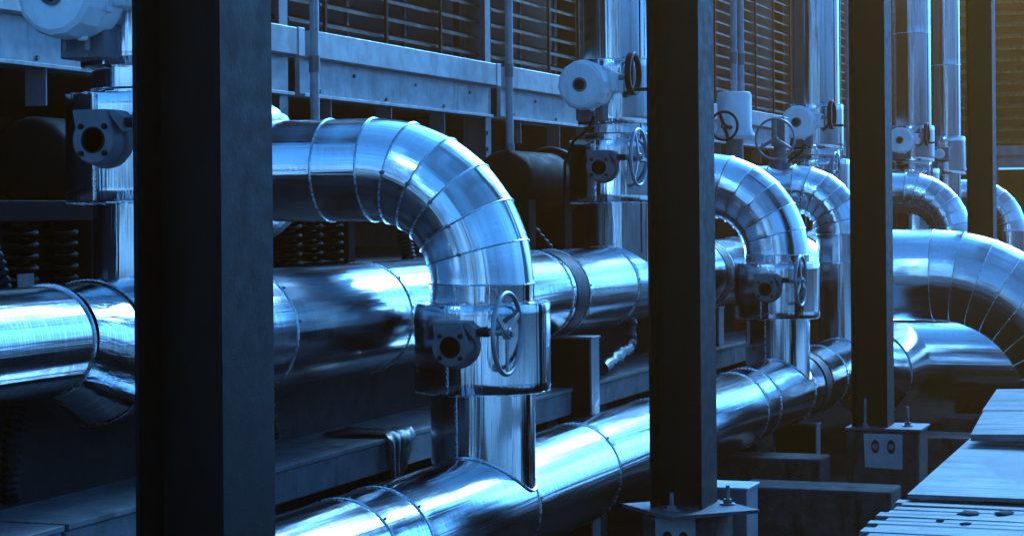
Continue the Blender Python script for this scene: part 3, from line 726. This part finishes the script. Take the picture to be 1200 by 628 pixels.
MB().box(-.10, .02, -.004, .004, 0, .13).build('upright', 'steel', t); MB().box(-.10, .75, -.03, .0, 0, .012).build('foot', 'steel', t)
t = thing('junction_box', 'small dull metal box behind the upper main pipe left of the tall shiny pipe', 'box', (18.6, 5.65, 2.10))
MB().box(-.20, .22, -.15, .15, 0, .30).build('body', 'steel', t, bevel=.01); MB().box(-.22, .24, -.17, .17, .30, .32).build('lid', 'steel', t, bevel=.004)
# ------------------------------------------------------------------ low concrete walls on the ground
for i, (x0, x1, y0, y1, z, lb) in enumerate(((14.7, 15.15, 2.49, 3.62, .45, 'low rough concrete block on the ground between the second and third columns'),
                                 (19.6, 20.2, .6, 3.55, .30, 'low concrete kerb behind the third column pedestal'),
                                 (22.9, 23.4, -1, 3.3, .16, 'low concrete kerb under the far pipe at right'),
                                 (16.2, 16.6, 3.3, 4.4, .48, 'low dark concrete block under the lower main pipe'))):
    t = MB().box(x0, x1, y0, y1, 0, z).build('concrete_block', 'concrete', bevel=.015, origin=((x0 + x1) / 2, (y0 + y1) / 2, 0)); tag(t, lb, 'block', 'low concrete blocks')
t = thing('cable_box', 'grey sheet metal box corner behind the second column base', 'box', (11.75, 2.92, 0))
MB().box(-.14, .14, -.12, .14, 0, .86).build('body', 'post', t, bevel=.006); MB().box(-.15, .15, -.13, .15, .86, .875).build('lid', 'galv', t, bevel=.003)
# ------------------------------------------------------------------ timber pile at the right
t = thing('timber_rack', 'low rack carrying the planks at the bottom right corner', 'rack', (10.6, .9, 0))
for xx in (-2.2, -.4, 1.4, 2.6):
    MB().box(xx - .06, xx + .06, -1.5, .55, .905, 1.028).build('bearer', 'plank', t, bevel=.005)
    for yy in (-1.3, .4): MB().box(xx - .05, xx + .05, yy - .05, yy + .05, 0, .905).build('leg', 'plank', t, bevel=.005)
rnd = random.Random(21); x = 8.58; k = 0
names = ['first', 'second', 'third', 'fourth', 'fifth', 'sixth', 'seventh', 'eighth', 'ninth', 'tenth', 'eleventh', 'twelfth']
while k < 12:
    wd = rnd.uniform(.105, .135); y1 = 1.64 + rnd.uniform(-.035, .035); y0 = -1.1
    mb = MB().box(-wd / 2 + .005, wd / 2 - .005, y0 - .3, y1 - .3, -.022, .022)
    o = mb.build('plank', 'plank', bevel=.004); o.location = (x + wd / 2, .3, 1.051 + rnd.uniform(0, .004)); o.rotation_euler = (rnd.uniform(-.004, .004), rnd.uniform(-.006, .006), rnd.uniform(-.008, .008))
    tag(o, 'weathered plank lying crosswise in the pile, %s from the near end' % names[k], 'plank', 'planks in the pile')
    x += wd; k += 1
mb = MB().box(-1.30, 1.30, -.65, .61, 0, .020); o = mb.build('plywood_sheet', 'ply', bevel=.002); o.location = (11.22, 1.00, 1.098); o.rotation_euler = (0.0, -.004, .006)
tag(o, 'wet stained plywood sheet lying on the plank pile at right', 'plywood')
for i in range(3):
    o = MB().box(-.05, .05, -.6, .55, -.010, .010).build('batten', 'plank', bevel=.004); o.location = (10.15 + i * 1.0, 1.0, 1.087); tag(o, ('near', 'middle', 'far')[i] + ' wooden batten between the planks and the plywood sheet', 'batten', 'battens')
for i, (xx, zz, rx) in enumerate(((12.20, 1.21, -.03), (12.80, 1.29, -.03))):
    o = MB().box(-.30, .30, -1.6, .0, -.02, .02).build('board', 'plank', bevel=.004); o.location = (xx, 1.56, zz); o.rotation_euler = (rx, -.13, -.03 * i)
    tag(o, ('nearer', 'farther')[i] + ' wide pale board tilted up behind the plywood sheet', 'board', 'tilted boards')
o = MB().box(-.8, .4, -1.5, .45, 0, 1.02).build('concrete_block', 'concrete', bevel=.02); o.location = (13.0, 1.1, 0); tag(o, 'concrete block hidden under the tilted boards', 'block')
for i, (xx, yy, r, lb) in enumerate(((9.62, 1.27, .06, 'larger dark dead leaf on the planks just below the plywood edge'), (9.66, 1.12, .05, 'dark dead leaf on the planks towards the right edge'),
                                    (9.36, 1.36, .022, 'small dark wood chip alone on the planks left of the leaves'), (9.30, 1.24, .03, 'dark wood chip on the planks nearest the bottom edge'))):
    mb = MB(); v = [(0, 0, .006)] + [(r * 1.5 * math.cos(q) * rnd.uniform(.7, 1.2), r * math.sin(q) * rnd.uniform(.6, 1.1), rnd.uniform(.001, .007)) for q in [k2 * .7 for k2 in range(9)]]
    mb.add(v, [(0, k2 + 1, (k2 + 1) % 9 + 1) for k2 in range(9)])
    o = mb.build('leaf' if i < 2 else 'wood_chip', 'concrete'); o.location = (xx, yy, 1.077); sm = o.modifiers.new('thick', 'SOLIDIFY'); sm.thickness = .004; tag(o, lb, 'leaf' if i < 2 else 'chip')
# ------------------------------------------------------------------ unseen overhead rack and pipes, added to streak the reflections
for k, X in enumerate((-.40, 5.464, 11.05, 17.10, 24.45, 30.5)):
    t = thing('added_rack_frame', 'added dark overhead rack frame for reflections, unseen, %s one from the near end' % ('first', 'second', 'third', 'fourth', 'fifth', 'sixth')[k], 'frame', (X + .15, -4.6, 0), 'added overhead rack frames')
    MB().box(-.15, .15, -.15, .15, 0, 9).build('rear_column', 'column', t)
    MB().box(-.12, .12, -.3, 8.0, 9.0, 9.3).build('cross_beam', 'column', t)
for k, (y, r) in enumerate(((-4.2, .25), (-3.3, .32), (-2.1, .2), (-1.2, .35), (.2, .16), (1.3, .3), (2.5, .22))):
    t = thing('added_overhead_pipe', 'added overhead pipe for reflections, unseen, %s from the outer side' % ('first', 'second', 'third', 'fourth', 'fifth', 'sixth', 'seventh')[k], 'pipe', (15, y, 9.3), 'added overhead pipes')
    MB().cyl((-30, 0, r), (40, 0, r), r, 32).build('cladding', 'galv', t)
    MB().ring((-10, 0, r), (1, 0, 0), r, .02).build('seam_bead', 'bead', t)
t = thing('added_building', 'added pale building with dark window strips for reflections, across the road, outside the picture', 'building', (20, -17, 0))  # unseen building added opposite for the pipes to reflect
MB().box(-55, 34, -8, 0, 0, 3.4).build('wall', 'building', t)
for k in range(35): MB().box(-53 + k * 2.4, -51.7 + k * 2.4, 0, .05, .8, 2.7).build('window', 'dark', t)  # dark strips, there to put streaks into the reflections
# ------------------------------------------------------------------ unseen building added behind the camera for the metal to reflect
t = thing('added_building', 'added pale building behind the camera position, unseen, for reflections', 'building', (-12, 4, 0))
MB().box(-8, 0, -14, 18, 0, 8).build('wall', 'building', t)
for k in range(8):
    for zz in (2, 6): MB().box(.0, .05, -12 + k * 3.6, -10 + k * 3.6, zz, zz + 2).build('window', 'dark', t)

# ------------------------------------------------------------------ orange haze volume added to make the top right corner glow warm
HZ_D = .0046
hm = bpy.data.materials.new('warm_glow_air'); hm.use_nodes = True; hn = hm.node_tree; hn.nodes.clear()
ho = hn.nodes.new('ShaderNodeOutputMaterial'); pv = hn.nodes.new('ShaderNodeVolumePrincipled')
pv.inputs['Density'].default_value = HZ_D; pv.inputs['Color'].default_value = (1.0, .20, .03, 1); pv.inputs['Anisotropy'].default_value = .82
hn.links.new(pv.outputs[0], ho.inputs['Volume']); M['warm_glow'] = hm
h = MB().box(-46, 63, -46, 31, -1, 12.2).build('warm_glow', 'warm_glow'); h['kind'] = 'stuff'
